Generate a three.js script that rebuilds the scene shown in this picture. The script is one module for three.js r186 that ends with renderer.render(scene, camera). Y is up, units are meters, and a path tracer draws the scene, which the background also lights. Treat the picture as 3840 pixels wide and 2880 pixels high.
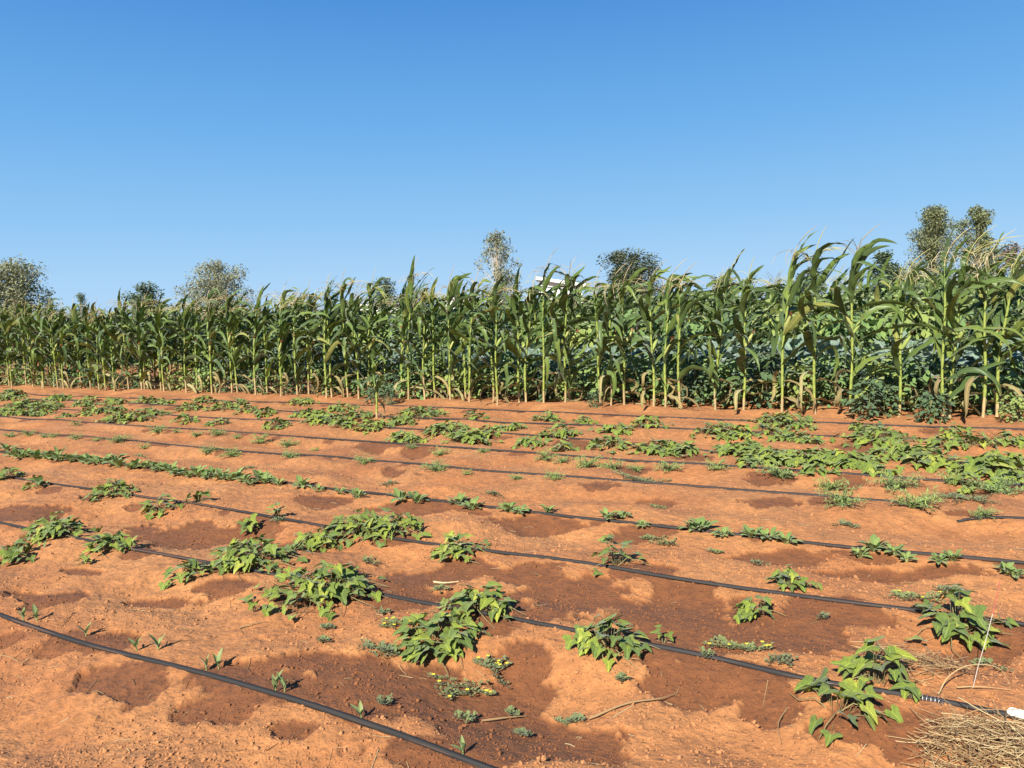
import * as THREE from 'three';
import { mergeGeometries } from 'three/addons/utils/BufferGeometryUtils.js';

// ------------------------------------------------------------------ camera, sky, sun, exposure
const scene = new THREE.Scene();
const rad = (d) => d * Math.PI / 180;
const camera = new THREE.PerspectiveCamera(52.8, 4 / 3, 0.05, 1500);
camera.position.set(0, 1.55, 0);
camera.rotation.order = 'YXZ';
camera.rotation.set(rad(-5.25), rad(30), rad(-2));
const renderer = new THREE.WebGLRenderer({ antialias: true });
renderer.setSize(1024, 768);
renderer.toneMapping = THREE.LinearToneMapping;
const EXPOSURE = 2.15;
renderer.toneMappingExposure = EXPOSURE;
renderer.shadowMap.enabled = true;
{ // clear sky: air only, brightness and hue by height above the horizon
  const W = 256, H = 512, data = new Float32Array(W * H * 4);
  const stops = [[-90, .36, .52, .70], [-2, .45, .63, .83], [0, .44, .64, .86], [3, .37, .60, .855], [7, .255, .515, .82], [13, .150, .400, .765], [22, .068, .255, .635], [35, .042, .178, .51], [55, .028, .13, .41], [90, .022, .105, .35]];
  for (let j = 0; j < H; j++) {
    const el = (j + .5) / H * 180 - 90;
    let k = 0; while (k < stops.length - 2 && el > stops[k + 1][0]) k++;
    const a = stops[k], b = stops[k + 1], f = Math.min(1, Math.max(0, (el - a[0]) / (b[0] - a[0])));
    for (let i = 0; i < W; i++) {
      const o = (j * W + i) * 4;
      for (let c = 0; c < 3; c++) data[o + c] = 1.1 * (a[c + 1] + (b[c + 1] - a[c + 1]) * f) / EXPOSURE;
      data[o + 3] = 1;
    }
  }
  const sky = new THREE.DataTexture(data, W, H, THREE.RGBAFormat, THREE.FloatType);
  sky.mapping = THREE.EquirectangularReflectionMapping; sky.magFilter = THREE.LinearFilter; sky.minFilter = THREE.LinearFilter; sky.needsUpdate = true;
  scene.background = sky; scene.environment = sky;
}
const sun = new THREE.DirectionalLight(new THREE.Color().setRGB(1, .93, .82), 5);
const SUN = new THREE.Vector3(Math.sin(rad(4)) * Math.cos(rad(38)), Math.sin(rad(38)), Math.cos(rad(4)) * Math.cos(rad(38)));
sun.position.copy(SUN).multiplyScalar(60).add(new THREE.Vector3(-8, 0, -10)); sun.target.position.set(-8, 0, -10);
sun.castShadow = true; sun.shadow.mapSize.set(4096, 4096);
Object.assign(sun.shadow.camera, { left: -45, right: 45, top: 45, bottom: -45, near: 1, far: 160 });
scene.add(sun, sun.target);

// ------------------------------------------------------------------ helpers
function rng(seed) { let s = seed >>> 0; return () => { s = (s + 0x6D2B79F5) | 0; let t = Math.imul(s ^ (s >>> 15), 1 | s); t = (t + Math.imul(t ^ (t >>> 7), 61 | t)) ^ t; return ((t ^ (t >>> 14)) >>> 0) / 4294967296; }; }
const clamp = (x, a, b) => Math.min(b, Math.max(a, x)), mix = (a, b, t) => a + (b - a) * t, sm = (a, b, x) => { const t = clamp((x - a) / (b - a), 0, 1); return t * t * (3 - 2 * t); };
function hash2(i, j, k) { let h = Math.imul(i, 374761393) ^ Math.imul(j, 668265263) ^ Math.imul(k, 1442695041); h = Math.imul(h ^ (h >>> 13), 1274126177); return ((h ^ (h >>> 16)) >>> 0) / 4294967296; }
function noise(x, y, k = 0) { const i = Math.floor(x), j = Math.floor(y); let u = x - i, v = y - j; u = u * u * (3 - 2 * u); v = v * v * (3 - 2 * v); const a = hash2(i, j, k), b = hash2(i + 1, j, k), c = hash2(i, j + 1, k), d = hash2(i + 1, j + 1, k); return 2 * (a + (b - a) * u + (c - a) * v + (a - b - c + d) * u * v) - 1; }
const fbm = (x, y, k, o = 3) => { let s = 0, a = .5; for (let i = 0; i < o; i++) { s += a * noise(x, y, k + i * 7); x = x * 2.03 + 11.3; y = y * 2.03 - 4.7; a *= .5; } return s; };
const lin = (r, g, b) => new THREE.Color().setRGB(r, g, b);
const taken = new Map();
function numbered(name) { const n = taken.get(name) || 0; taken.set(name, n + 1); return n ? `${name}_${String(n).padStart(3, '0')}` : name; }
function tag(o, label, category, group) { o.userData = { label, category }; if (group) o.userData.group = group; return o; }
function shadows(o) { o.castShadow = true; o.receiveShadow = true; return o; }
function thing(name, label, category, [x, y, z] = [0, 0, 0], turn = 0, group) { const o = new THREE.Group(); o.name = numbered(name); o.position.set(x, y, z); o.rotation.y = turn; tag(o, label, category, group); scene.add(o); return o; }
function part(name, geo, m, parent) { const o = shadows(new THREE.Mesh(geo, m)); o.name = name; parent.add(o); return o; }
function solo(name, geo, m, label, category, group) { const o = shadows(new THREE.Mesh(geo, m)); o.name = numbered(name); tag(o, label, category, group); scene.add(o); return o; }
function stuff(o, label, category) { o.userData = { label, category, kind: 'stuff' }; shadows(o); scene.add(o); return o; }
function dup(src, [x, y, z], turn, sx, sy, label, group) { const c = src.clone(); c.name = numbered(src.name.replace(/_\d{3}$/, '')); c.position.set(x, y, z); c.rotation.set(0, turn, 0); c.scale.set(sx, sy, sx); c.userData = { ...src.userData }; if (label) c.userData.label = label; if (group) c.userData.group = group; scene.add(c); return c; }
const V = (x, y, z) => new THREE.Vector3(x, y, z);
class MB { // collects strips and tubes into one geometry
  constructor() { this.p = []; this.i = []; this.u = []; this.c = null; }
  get n() { return this.p.length / 3; }
  vert(x, y, z, u = 0, v = 0, col) { this.p.push(x, y, z); this.u.push(u, v); if (col) { (this.c ||= []).push(col[0], col[1], col[2]); } return this.n - 1; }
  tube(pts, rr, sides = 5, cols) {
    const s0 = this.n, T = V(0, 0, 0), A = V(0, 0, 0), B = V(0, 0, 0);
    for (let k = 0; k < pts.length; k++) {
      T.copy(pts[Math.min(k + 1, pts.length - 1)]).sub(pts[Math.max(k - 1, 0)]).normalize();
      A.set(Math.abs(T.y) > .8 ? 1 : 0, Math.abs(T.y) > .8 ? 0 : 1, 0).cross(T).normalize(); B.copy(T).cross(A);
      const r = Array.isArray(rr) ? rr[k] : rr;
      for (let a = 0; a < sides; a++) { const t = a / sides * 2 * Math.PI, c = Math.cos(t) * r, s = Math.sin(t) * r; this.vert(pts[k].x + A.x * c + B.x * s, pts[k].y + A.y * c + B.y * s, pts[k].z + A.z * c + B.z * s, a / sides, k / (pts.length - 1), cols && cols[k]); }
      if (k) for (let a = 0; a < sides; a++) { const b = (a + 1) % sides, q = s0 + (k - 1) * sides, w = s0 + k * sides; this.i.push(q + a, q + b, w + b, q + a, w + b, w + a); }
    }
    return this;
  }
  tri(a, b, c) { const k = this.n; for (const p of [a, b, c]) this.vert(p.x, p.y, p.z); this.i.push(k, k + 1, k + 2); return this; }
  quad(a, b, c, d) { const k = this.n; this.vert(a.x, a.y, a.z, 0, 0); this.vert(b.x, b.y, b.z, 1, 0); this.vert(c.x, c.y, c.z, 1, 1); this.vert(d.x, d.y, d.z, 0, 1); this.i.push(k, k + 1, k + 2, k, k + 2, k + 3); return this; }
  blade(pts, sides, nrms, ws, fold = .3, wave = 0, ph = 0) { // leaf blade: midrib line with two wings
    const s0 = this.n, N = pts.length;
    for (let k = 0; k < N; k++) {
      const c = pts[k], s = sides[k], n = nrms[k], w = ws[k], v = k / (N - 1);
      const l1 = fold * w + Math.sin(ph + v * 23) * wave * w, l2 = fold * w + Math.sin(ph * 1.7 + v * 27 + 2) * wave * w;
      this.vert(c.x - s.x * w + n.x * l1, c.y - s.y * w + n.y * l1, c.z - s.z * w + n.z * l1, 0, v);
      this.vert(c.x, c.y, c.z, .5, v);
      this.vert(c.x + s.x * w + n.x * l2, c.y + s.y * w + n.y * l2, c.z + s.z * w + n.z * l2, 1, v);
      if (k) { const a = s0 + (k - 1) * 3, b = a + 3; this.i.push(a, a + 1, b + 1, a, b + 1, b, a + 1, a + 2, b + 2, a + 1, b + 2, b + 1); }
    }
    return this;
  }
  geo() { const g = new THREE.BufferGeometry(); g.setAttribute('position', new THREE.Float32BufferAttribute(this.p, 3)); g.setAttribute('uv', new THREE.Float32BufferAttribute(this.u, 2)); if (this.c) g.setAttribute('color', new THREE.Float32BufferAttribute(this.c, 3)); g.setIndex(this.i); g.computeVertexNormals(); return g; }
}
function texture(w, h, fn, srgb = true) { // fn(u, v) -> [r, g, b] 0..1
  const d = new Uint8Array(w * h * 4);
  for (let j = 0; j < h; j++) for (let i = 0; i < w; i++) { const c = fn(i / w, j / h), o = (j * w + i) * 4; for (let k = 0; k < 3; k++) d[o + k] = clamp(Math.round(c[k] * 255), 0, 255); d[o + 3] = 255; }
  const t = new THREE.DataTexture(d, w, h); t.wrapS = t.wrapT = THREE.RepeatWrapping; t.magFilter = THREE.LinearFilter; t.minFilter = THREE.LinearMipmapLinearFilter; t.generateMipmaps = true; if (srgb) t.colorSpace = THREE.SRGBColorSpace; t.needsUpdate = true; return t;
}
function tnoise(u, v, f, k) { // noise that tiles over the unit square
  const x = u * f, y = v * f, i = Math.floor(x), j = Math.floor(y); let a = x - i, b = y - j; a = a * a * (3 - 2 * a); b = b * b * (3 - 2 * b); const m = (q) => ((q % f) + f) % f;
  const p = hash2(m(i), m(j), k), q = hash2(m(i + 1), m(j), k), r = hash2(m(i), m(j + 1), k), s = hash2(m(i + 1), m(j + 1), k); return p + (q - p) * a + (r - p) * b + (p - q - r + s) * a * b;
}

// ------------------------------------------------------------------ the field: rows, wet soil, relief
const PIPES = { a: [[-9, -2.1], [-4.45, -2.1], [-3.62, -2.1], [-2.72, -2.12], [-2.14, -2.13], [-1.68, -2.12], [-1.2, -2.09], [.6, -2.05]],
  b: [[-13, -3.15], [-6.62, -3.19], [-4.59, -3.19], [-3.77, -3.2], [-2.74, -3.21], [-2.09, -3.22], [-1.59, -3.21], [-.86, -3.22], [-.53, -3.19], [-.08, -3.2], [.23, -3.2], [1.4, -3.22]],
  c: [[-14, -4.25], [-7.77, -4.24], [-5.13, -4.22], [-3.68, -4.14], [-3.06, -4.13], [-1.92, -4.17], [-1, -4.13], [-.11, -4.17], [.29, -4.19], [2, -4.2]],
  d: [[-16, -5.16], [-10.49, -5.14], [-5.58, -5.15], [-3.83, -5.12], [-2.05, -5.1], [-.66, -5.13], [.35, -5.17], [2, -5.18]],
  e: [[-18, -6.31], [-12.81, -6.31], [-9.58, -6.31], [-7.06, -6.3], [-5.88, -6.33], [-4.04, -6.31], [-2.03, -6.4], [-.36, -6.42], [-.2, -6.4]],
  f: [[-20, -7.3], [-14.79, -7.31], [-11.68, -7.35], [-8.54, -7.33], [-6.61, -7.33], [-3.96, -7.29], [-2.32, -7.3], [-1.31, -7.32], [-.3, -7.31], [.49, -7.32], [2.5, -7.3]],
  g: [[-22, -8.4], [-10.79, -8.36], [-8.76, -8.44], [-6.12, -8.33], [-4.76, -8.36], [-3.96, -8.26], [-2.54, -8.1], [-.21, -8.18], [2.5, -8.2]],
  h: [[-24, -9.4], [-12.16, -9.42], [-9.64, -9.34], [-6.02, -9.28], [-4.09, -9.33], [-2.96, -9.35], [-1, -9.36], [.62, -9.44], [2.5, -9.44]],
  i: [[-26, -10.2], [-15.45, -10.2], [-7.27, -10.45], [-3.26, -10.33], [-1.29, -10.37], [.68, -10.42], [2.5, -10.4]] };
const ROWZ = [-2.11, -3.2, -4.18, -5.13, -6.34, -7.31, -8.32, -9.37, -10.36];
const WET = [[-4.59, -2.4, .23, -.11, .19, .11], [-3.67, -2.14, .26, -.12, .16, .1], [-3.15, -1.94, .21, -.1, .16, .1], [-2.57, -2.2, .33, -.16, .14, .13], [-2.4, -2.47, .3, -.15, .11, .12], [-1.93, -2.46, .45, -.22, .16, .21], [-1.46, -2.41, .41, -.2, .11, .19], [-1.51, -2.17, .44, -.22, .06, .09], [-.85, -3.1, .26, -.13, .05, .14], [-1.32, -2.5, .2, -.1, .06, .1], [-2.54, -1.98, .19, -.09, .1, .09], [-2.18, -1.98, .11, -.06, .07, .07], [-1.82, -3.7, .27, -.13, .15, .32], [-2.17, -3.92, .23, -.1, .09, .17], [-1.23, -3.66, .31, -.14, .08, .24], [-1.07, -3.37, .38, -.18, .06, .21], [-.61, -3.7, .27, -.13, .05, .3], [-.52, -4.05, .24, -.11, .03, .24], [-1.7, -2.91, .11, -.05, .09, .16], [-2.65, -3.29, .19, -.09, .17, .21], [-2.81, -3.63, .23, -.1, .12, .16], [-2.22, -3.48, .28, -.13, .1, .17], [-4.85, -3.73, .57, -.24, .26, .2], [-3.93, -3.75, .33, -.14, .16, .15], [-6.87, -3.47, .48, -.2, .3, .16], [-4.64, -4.06, .21, -.09, .18, .17], [-2.59, -3.87, .24, -.1, .09, .14], [-.89, -3.88, .12, -.06, .05, .23], [.15, -4, .16, -.08, -.01, .19], [-1.59, -4.25, .22, -.1, .06, .15], [-1.28, -4.06, .14, -.06, .04, .13], [-.29, -2.99, .13, -.07, .02, .16], [-.13, -2.96, .11, -.06, .01, .13], [-.6, -3.0, .13, -.06, .03, .1], [-4.71, -4.85, .23, -.09, .14, .15], [-3.88, -4.94, .32, -.13, .12, .16], [-2.63, -4.93, .34, -.14, .08, .15], [-1.84, -5, .26, -.11, .05, .14], [-.84, -4.88, .3, -.13, .02, .12], [-.23, -4.87, .35, -.15, .01, .11], [-1.25, -6.11, .18, -.07, .03, .17], [-2.7, -6.1, .17, -.07, .07, .16], [-4.85, -5.98, .22, -.08, .14, .18], [-6.1, -7.11, .22, -.07, .17, .2], [-5.38, -7.16, .21, -.07, .15, .2], [-2.74, -6.97, .17, -.06, .07, .18], [-1.42, -7.09, .22, -.08, .04, .21], [-.8, -7.12, .14, -.05, .02, .16], [.12, -6.98, .22, -.09, 0, .19], [-3.81, -7.98, .25, -.08, .11, .24], [-2.35, -7.82, .22, -.08, .06, .22], [-.93, -9.03, .27, -.09, .03, .26], [-3.2, -3.03, .24, -.11, .1, .1], [-3.92, -2.71, .23, -.1, .09, .07], [-3.72, -2.96, .21, -.09, .09, .07], [-2.09, -5.9, .2, -.08, .04, .11], [-4.86, -2.81, .15, -.06, .11, .07]];
{ const r = rng(5); // drips along every pipe
  ROWZ.forEach((z, k) => { for (let x = -24; x < 3; x += .45 + r() * .55) { if (r() < .4) continue; const a = .07 + r() * .12, b = .05 + r() * .09; WET.push([x, z + (r() - .3) * .12 + .04, a, (r() - .5) * .06, (r() - .5) * .06, b]); } }); }
const WB = new Map(); // wet patches by metre cell
for (const w of WET) { const det = w[2] * w[5] - w[3] * w[4], q = { x: w[0], z: w[1], a: w[5] / det, b: -w[4] / det, c: -w[3] / det, d: w[2] / det }; for (let i = -1; i <= 1; i++) for (let j = -1; j <= 1; j++) { const k = (Math.floor(w[0]) + i) * 1000 + Math.floor(w[1]) + j; (WB.get(k) || WB.set(k, []).get(k)).push(q); } }
function wetness(x, z) { // 1 where water has soaked in, with a ragged edge
  const L = WB.get(Math.floor(x) * 1000 + Math.floor(z)); if (!L) return 0;
  let m = 9; for (const q of L) { const dx = x - q.x, dz = z - q.z, u = q.a * dx + q.b * dz, v = q.c * dx + q.d * dz, d = Math.sqrt(u * u + v * v); if (d < m) m = d; }
  m += fbm(x * 4.5, z * 4.5, 31, 4) * .8 + noise(x * 34, z * 34, 36) * .10 + noise(x * 75, z * 75, 37) * .06;
  return 1 - sm(.94, 1.03, m);
}
function relief(x, z) {
  if (z < -13 || x > 4) return .02 * fbm(x * .4, z * .4, 2, 2);
  let d = 9; for (const q of ROWZ) d = Math.min(d, Math.abs(z - q));
  const h = .052 * noise(x * 1.3, z * 1.5, 1) + .030 * noise(x * 2.9 + 5, z * 3.3, 3);
  return h * mix(.22, 1, sm(.06, .34, d)) + .019 * Math.cos((z + 3.2) / 1.03 * 2 * Math.PI);
}
function fine(x, z) { const w = wetness(x, z); let d = 9; for (const q of ROWZ) d = Math.min(d, Math.abs(z - q)); return -.016 * w * sm(.02, .16, d) + (1 - .55 * w) * (.010 * fbm(x * 8, z * 8, 4, 2) + .007 * Math.max(0, noise(x * 22, z * 22, 6) - .1) + .0035 * noise(x * 46, z * 46, 8)); }
const H = (x, z) => relief(x, z) + fine(x, z);

{ // soil sheet: fine grid close by, growing to the horizon
  const axis = (segs) => { const o = []; let v = segs[0]; o.push(v); for (let k = 1; k < segs.length; k += 2) { const end = segs[k], st = segs[k + 1]; if (st > 0) { const n = Math.max(1, Math.round(Math.abs(end - v) / st)); const a = v; for (let i = 1; i <= n; i++) o.push(a + (end - a) * i / n); v = end; } else { const n = -st, a = v, s0 = Math.abs(o[o.length - 1] - o[o.length - 2]); for (let i = 1; i <= n; i++) { const t = i / n; o.push(a + (end - a) * Math.pow(t, 5)); } v = end; } } return o; };
  const xs1 = axis([-8, 1.2, .018]), xl = axis([-8, -14, .045, -27, .11, -520, -22]).slice(1).reverse(), xr = axis([1.2, 3, .06, 420, -22]).slice(1);
  const xs = [...xl, ...xs1, ...xr];
  const zs = [...axis([-1.0, 60, -16]).reverse().slice(0, -1), ...axis([-1.0, -5.6, .015, -11.2, .04, -20, .12, -620, -22])];
  const nx = xs.length, nz = zs.length, P = new Float32Array(nx * nz * 3), U = new Float32Array(nx * nz * 2), C = new Float32Array(nx * nz * 3), I = [];
  const dry = [.405, .182, .062], dry2 = [.350, .140, .044], wet = [.172, .062, .018], damp = [.265, .100, .033];
  for (let j = 0; j < nz; j++) for (let i = 0; i < nx; i++) {
    const x = xs[i], z = zs[j], k = j * nx + i, near = x > -28 && x < 4 && z > -22 && z < 1;
    P[k * 3] = x; P[k * 3 + 1] = near ? H(x, z) : 0; P[k * 3 + 2] = z; U[k * 2] = x / 1.37; U[k * 2 + 1] = z / 1.37;
    const t = clamp(.5 + fbm(x * 1.7, z * 1.9, 50, 4) * 1.1, 0, 1), w = near ? wetness(x, z) : 0, dm = sm(.18, .42, fbm(x * 1.1 + 9, z * 1.6, 60, 4)) * .55, sp = 1 + .10 * noise(x * 17, z * 17, 70) + .05 * noise(x * 40, z * 40, 71);
    const gr = sm(-.2, .25, fbm(x * .5, z * .5, 80, 3)) * sm(-19.5, -22, z); for (let c = 0; c < 3; c++) C[k * 3 + c] = mix(mix(mix(mix(dry2[c], dry[c], t), damp[c], dm), wet[c], w), [.13, .16, .055][c], gr) * sp;
  }
  for (let j = 0; j < nz - 1; j++) for (let i = 0; i < nx - 1; i++) { const a = j * nx + i; I.push(a, a + 1, a + nx, a + 1, a + nx + 1, a + nx); }
  const g = new THREE.BufferGeometry(); g.setAttribute('position', new THREE.BufferAttribute(P, 3)); g.setAttribute('uv', new THREE.BufferAttribute(U, 2)); g.setAttribute('color', new THREE.BufferAttribute(C, 3)); g.setIndex(new THREE.BufferAttribute(new Uint32Array(I), 1)); g.computeVertexNormals();
  const nrm = g.attributes.normal; if (nrm.getY(0) < 0) { const ix = g.index.array; for (let k = 0; k < ix.length; k += 3) { const t = ix[k]; ix[k] = ix[k + 1]; ix[k + 1] = t; } g.computeVertexNormals(); }
  const grain = (u, v) => .5 * tnoise(u, v, 37, 1) + .3 * tnoise(u, v, 90, 2) + .3 * tnoise(u, v, 210, 3) - .05;
  const map = texture(1024, 1024, (u, v) => { const n = grain(u, v), s = tnoise(u, v, 160, 9) > .86 && tnoise(u, v, 60, 10) > .45 ? .72 : 1, q = clamp(.80 + .24 * n, 0, 1) * s; return [q, q * .985, q * .97]; });
  const bump = texture(1024, 1024, (u, v) => { const n = grain(u, v), p = Math.max(0, tnoise(u, v, 70, 20) - .55) * 1.3; return [n * .7 + p * .5, n * .7 + p * .5, n * .7 + p * .5]; }, false);
  const m = new THREE.MeshStandardMaterial({ color: 0xffffff, vertexColors: true, map, bumpMap: bump, bumpScale: .0105, roughness: .97 });
  const o = shadows(new THREE.Mesh(g, m)); o.name = 'ground'; o.userData = { kind: 'structure', label: 'red sandy soil with dark wet patches along the drip pipes', category: 'soil' }; scene.add(o);
}

// ------------------------------------------------------------------ materials
const leafMat = (c, o = {}) => new THREE.MeshPhysicalMaterial({ color: c, side: THREE.DoubleSide, roughness: .95, transmission: .28, thickness: 0, clearcoat: .3, clearcoatRoughness: .42, ...o });
const mat = (c, r = .9, o = {}) => new THREE.MeshStandardMaterial({ color: c, roughness: r, side: THREE.DoubleSide, ...o });
const cornTex = texture(64, 256, (u, v) => { const d = Math.abs(u - .5), rib = d < .045 ? 1 : 0, st = .9 + .12 * Math.sin(u * 120) * .5 + .16 * (tnoise(u, v, 24, 3) - .5) + .12 * (tnoise(u, v * .2, 40, 4) - .5); return rib ? [1, 1, .86] : [.84 * st, .86 * st, .74 * st]; });
const veinTex = texture(128, 128, (u, v) => { const d = Math.abs(u - .5), rib = d < .035 ? 1 : 0, f = ((v + d * 1.1) * 7) % 1, vein = f < .11 ? 1 : 0, n = .88 + .2 * (tnoise(u, v, 14, 5) - .5) + .1 * (tnoise(u, v, 40, 6) - .5); return rib || vein ? [1, 1, .9] : [.88 * n, .92 * n, .82 * n]; });
const CORN = [lin(.122, .205, .026), lin(.095, .172, .024), lin(.145, .232, .027), lin(.20, .275, .032), lin(.072, .138, .024)].map((c) => leafMat(c, { map: cornTex, clearcoat: .34, clearcoatRoughness: .36 }));
const CORND = [lin(.46, .35, .17), lin(.36, .26, .13), lin(.52, .43, .24)].map((c) => leafMat(c, { map: cornTex, clearcoat: 0 }));
const cornYellow = leafMat(lin(.34, .34, .08), { map: cornTex });
const stalkMat = new THREE.MeshStandardMaterial({ color: 0xffffff, vertexColors: true, roughness: .55 });
const tasselMat = [mat(lin(.44, .37, .20)), mat(lin(.36, .28, .13)), mat(lin(.38, .35, .13))];
const huskMat = [leafMat(lin(.30, .38, .085), { clearcoat: .1 }), leafMat(lin(.40, .43, .12), { clearcoat: .1 })], silkMat = [mat(lin(.22, .075, .03)), mat(lin(.34, .10, .055)), mat(lin(.42, .26, .12))];
const SWEET = [lin(.225, .285, .028), lin(.18, .245, .026), lin(.265, .325, .030), lin(.14, .205, .028), lin(.34, .375, .034)].map((c) => leafMat(c, { map: veinTex, clearcoat: .15 }));
const sweetYellow = leafMat(lin(.40, .42, .05), { map: veinTex });
const vineStem = mat(lin(.20, .165, .07), .8), vineGreen = mat(lin(.20, .24, .08), .8);
const CHARD = [lin(.25, .34, .085), lin(.20, .29, .075), lin(.29, .37, .11)].map((c) => leafMat(c, { map: veinTex, clearcoat: .2 }));
const carrotMat = [leafMat(lin(.24, .33, .07), { clearcoat: 0 }), leafMat(lin(.20, .29, .07), { clearcoat: 0 })];
const weedMat = [leafMat(lin(.17, .205, .065), { clearcoat: 0 }), leafMat(lin(.145, .18, .07), { clearcoat: 0 })];
const flowerMat = leafMat(lin(.75, .62, .03), { clearcoat: 0 });
const pipeMat = new THREE.MeshStandardMaterial({ color: 0xffffff, map: texture(64, 256, (u, v) => { const d = tnoise(u, v, 16, 7) * .6 + tnoise(u, v, 4, 8) * .5 > .78 ? 1 : 0; return d ? [.27, .19, .14] : [.10, .095, .09]; }), roughness: .72, bumpMap: texture(64, 64, (u, v) => { const n = tnoise(u, v, 16, 2); return [n, n, n]; }, false), bumpScale: .001 });
const strawMat = [mat(lin(.36, .245, .115)), mat(lin(.26, .16, .07)), mat(lin(.44, .34, .18)), mat(lin(.15, .085, .04))];
const KALE = [lin(.20, .29, .24), lin(.26, .35, .31), lin(.15, .24, .16)].map((c) => leafMat(c, { map: veinTex, clearcoat: .1 }));
const BUSH = [lin(.12, .21, .05), lin(.16, .25, .055), lin(.06, .115, .038), lin(.21, .27, .055)].map((c) => leafMat(c, { clearcoat: .15 }));

// ------------------------------------------------------------------ drip pipes
const pipeCurve = (pts) => { const c = new THREE.CatmullRomCurve3(pts.map(([x, z]) => V(x, 0, z)), false, 'centripetal'), n = Math.ceil(c.getLength() / .09), out = []; for (let k = 0; k <= n; k++) { const p = c.getPoint(k / n); p.z += .008 * noise(p.x * 1.1, p.z, 90) + .002 * noise(p.x * 4, p.z, 91); out.push(p); } return out.map((p) => { let h = 0; for (let d = -3; d <= 3; d++) h += relief(p.x + d * .08, p.z) / 7; p.y = h + .0065 + .002 * noise(p.x * 2, 7, 92); return p; }); };
const PIPEINFO = { a: 'black drip pipe running past the young corn seedlings', b: 'black drip pipe with a wire tie and a white ribbed tag, among sweet potato plants', c: 'black drip pipe among sweet potato plants, passing behind the thin marker stake', d: 'black drip pipe lined with low leafy chard plants', e: 'black drip pipe in the carrot row beside the chard, ending in the soil', f: 'black drip pipe in the carrot row beside the sweet potato beds', g: 'black drip pipe through the sweet potato bed beside the carrot rows', h: 'black drip pipe through the middle sweet potato bed before the corn', i: 'black drip pipe through the sweet potato bed at the foot of the tall corn' };
const pipes = {};
for (const k of Object.keys(PIPES)) { const P = pipeCurve(PIPES[k]); if (k === 'e') P.slice(-4).forEach((p, q) => { p.y -= .012 * q; }); pipes[k] = P; const t = thing('drip_pipe', PIPEINFO[k], 'irrigation pipe', [0, 0, 0], 0, 'drip pipes across the field'); part('tube', new MB().tube(P, .0128, 8).geo(), pipeMat, t); pipes[k + 't'] = t; }
{ const P = pipeCurve([[.02, -6.14], [.3, -6.24], [2.2, -6.34]]); P.forEach((p, q) => { p.y -= .004 + (q < 2 ? .008 : 0); }); const t = thing('drip_pipe', 'short end of black drip pipe beside a carrot tuft, past the gap in its row', 'irrigation pipe', [0, 0, 0], 0, 'drip pipes across the field'); part('tube', new MB().tube(P, .0125, 8).geo(), pipeMat, t); }
const onPipe = (k, x) => { let b = pipes[k][0]; for (const p of pipes[k]) if (Math.abs(p.x - x) < Math.abs(b.x - x)) b = p; return b; };

// ------------------------------------------------------------------ corn
function cornLeaf(r, p0, az, e0, bend, len, W, wind, dry) {
  const N = dry ? 8 : 13, pts = [], ss = [], ns = [], ws = []; const p = p0.clone(); let a = az; const tw = (r() - .5) * 2.0, roll0 = (r() - .5) * 1.3, kink = r() < .38 ? .35 + r() * .4 : 9, kd = .7 + r() * .9, wob = r() * 6, T = V(0, 0, 0);
  for (let k = 0; k < N; k++) {
    const s = k / (N - 1), e = e0 - bend * Math.pow(s, 1.35) + .14 * Math.sin(wob + s * 7) - (s > kink ? kd * Math.min(1, (s - kink) * 9) : 0);
    let da = Math.atan2(Math.sin(-a), Math.cos(-a)); a += da * wind * .16;
    T.set(Math.cos(e) * Math.cos(a), Math.sin(e), -Math.cos(e) * Math.sin(a));
    if (k) p.addScaledVector(T, len / (N - 1));
    if (p.y < .015) p.y = .015 + r() * .01;
    const side = V(Math.sin(a), 0, Math.cos(a)), nn = side.clone().cross(T).normalize(); if (nn.y < 0 && e < 1.2) nn.negate(); const ra = roll0 * Math.min(1, s * 5) + tw * s * 1.5; side.applyAxisAngle(T, ra); nn.applyAxisAngle(T, ra);
    pts.push(p.clone()); ss.push(side); ns.push(nn); ws.push(W * .5 * Math.min(1, .42 + s * 3.2) * Math.pow(1 - Math.pow(s, 2.3), .8) + .001);
  }
  return new MB().blade(pts, ss, ns, ws, dry ? .7 : .32, dry ? .5 : .30, r() * 6).geo();
}
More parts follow.
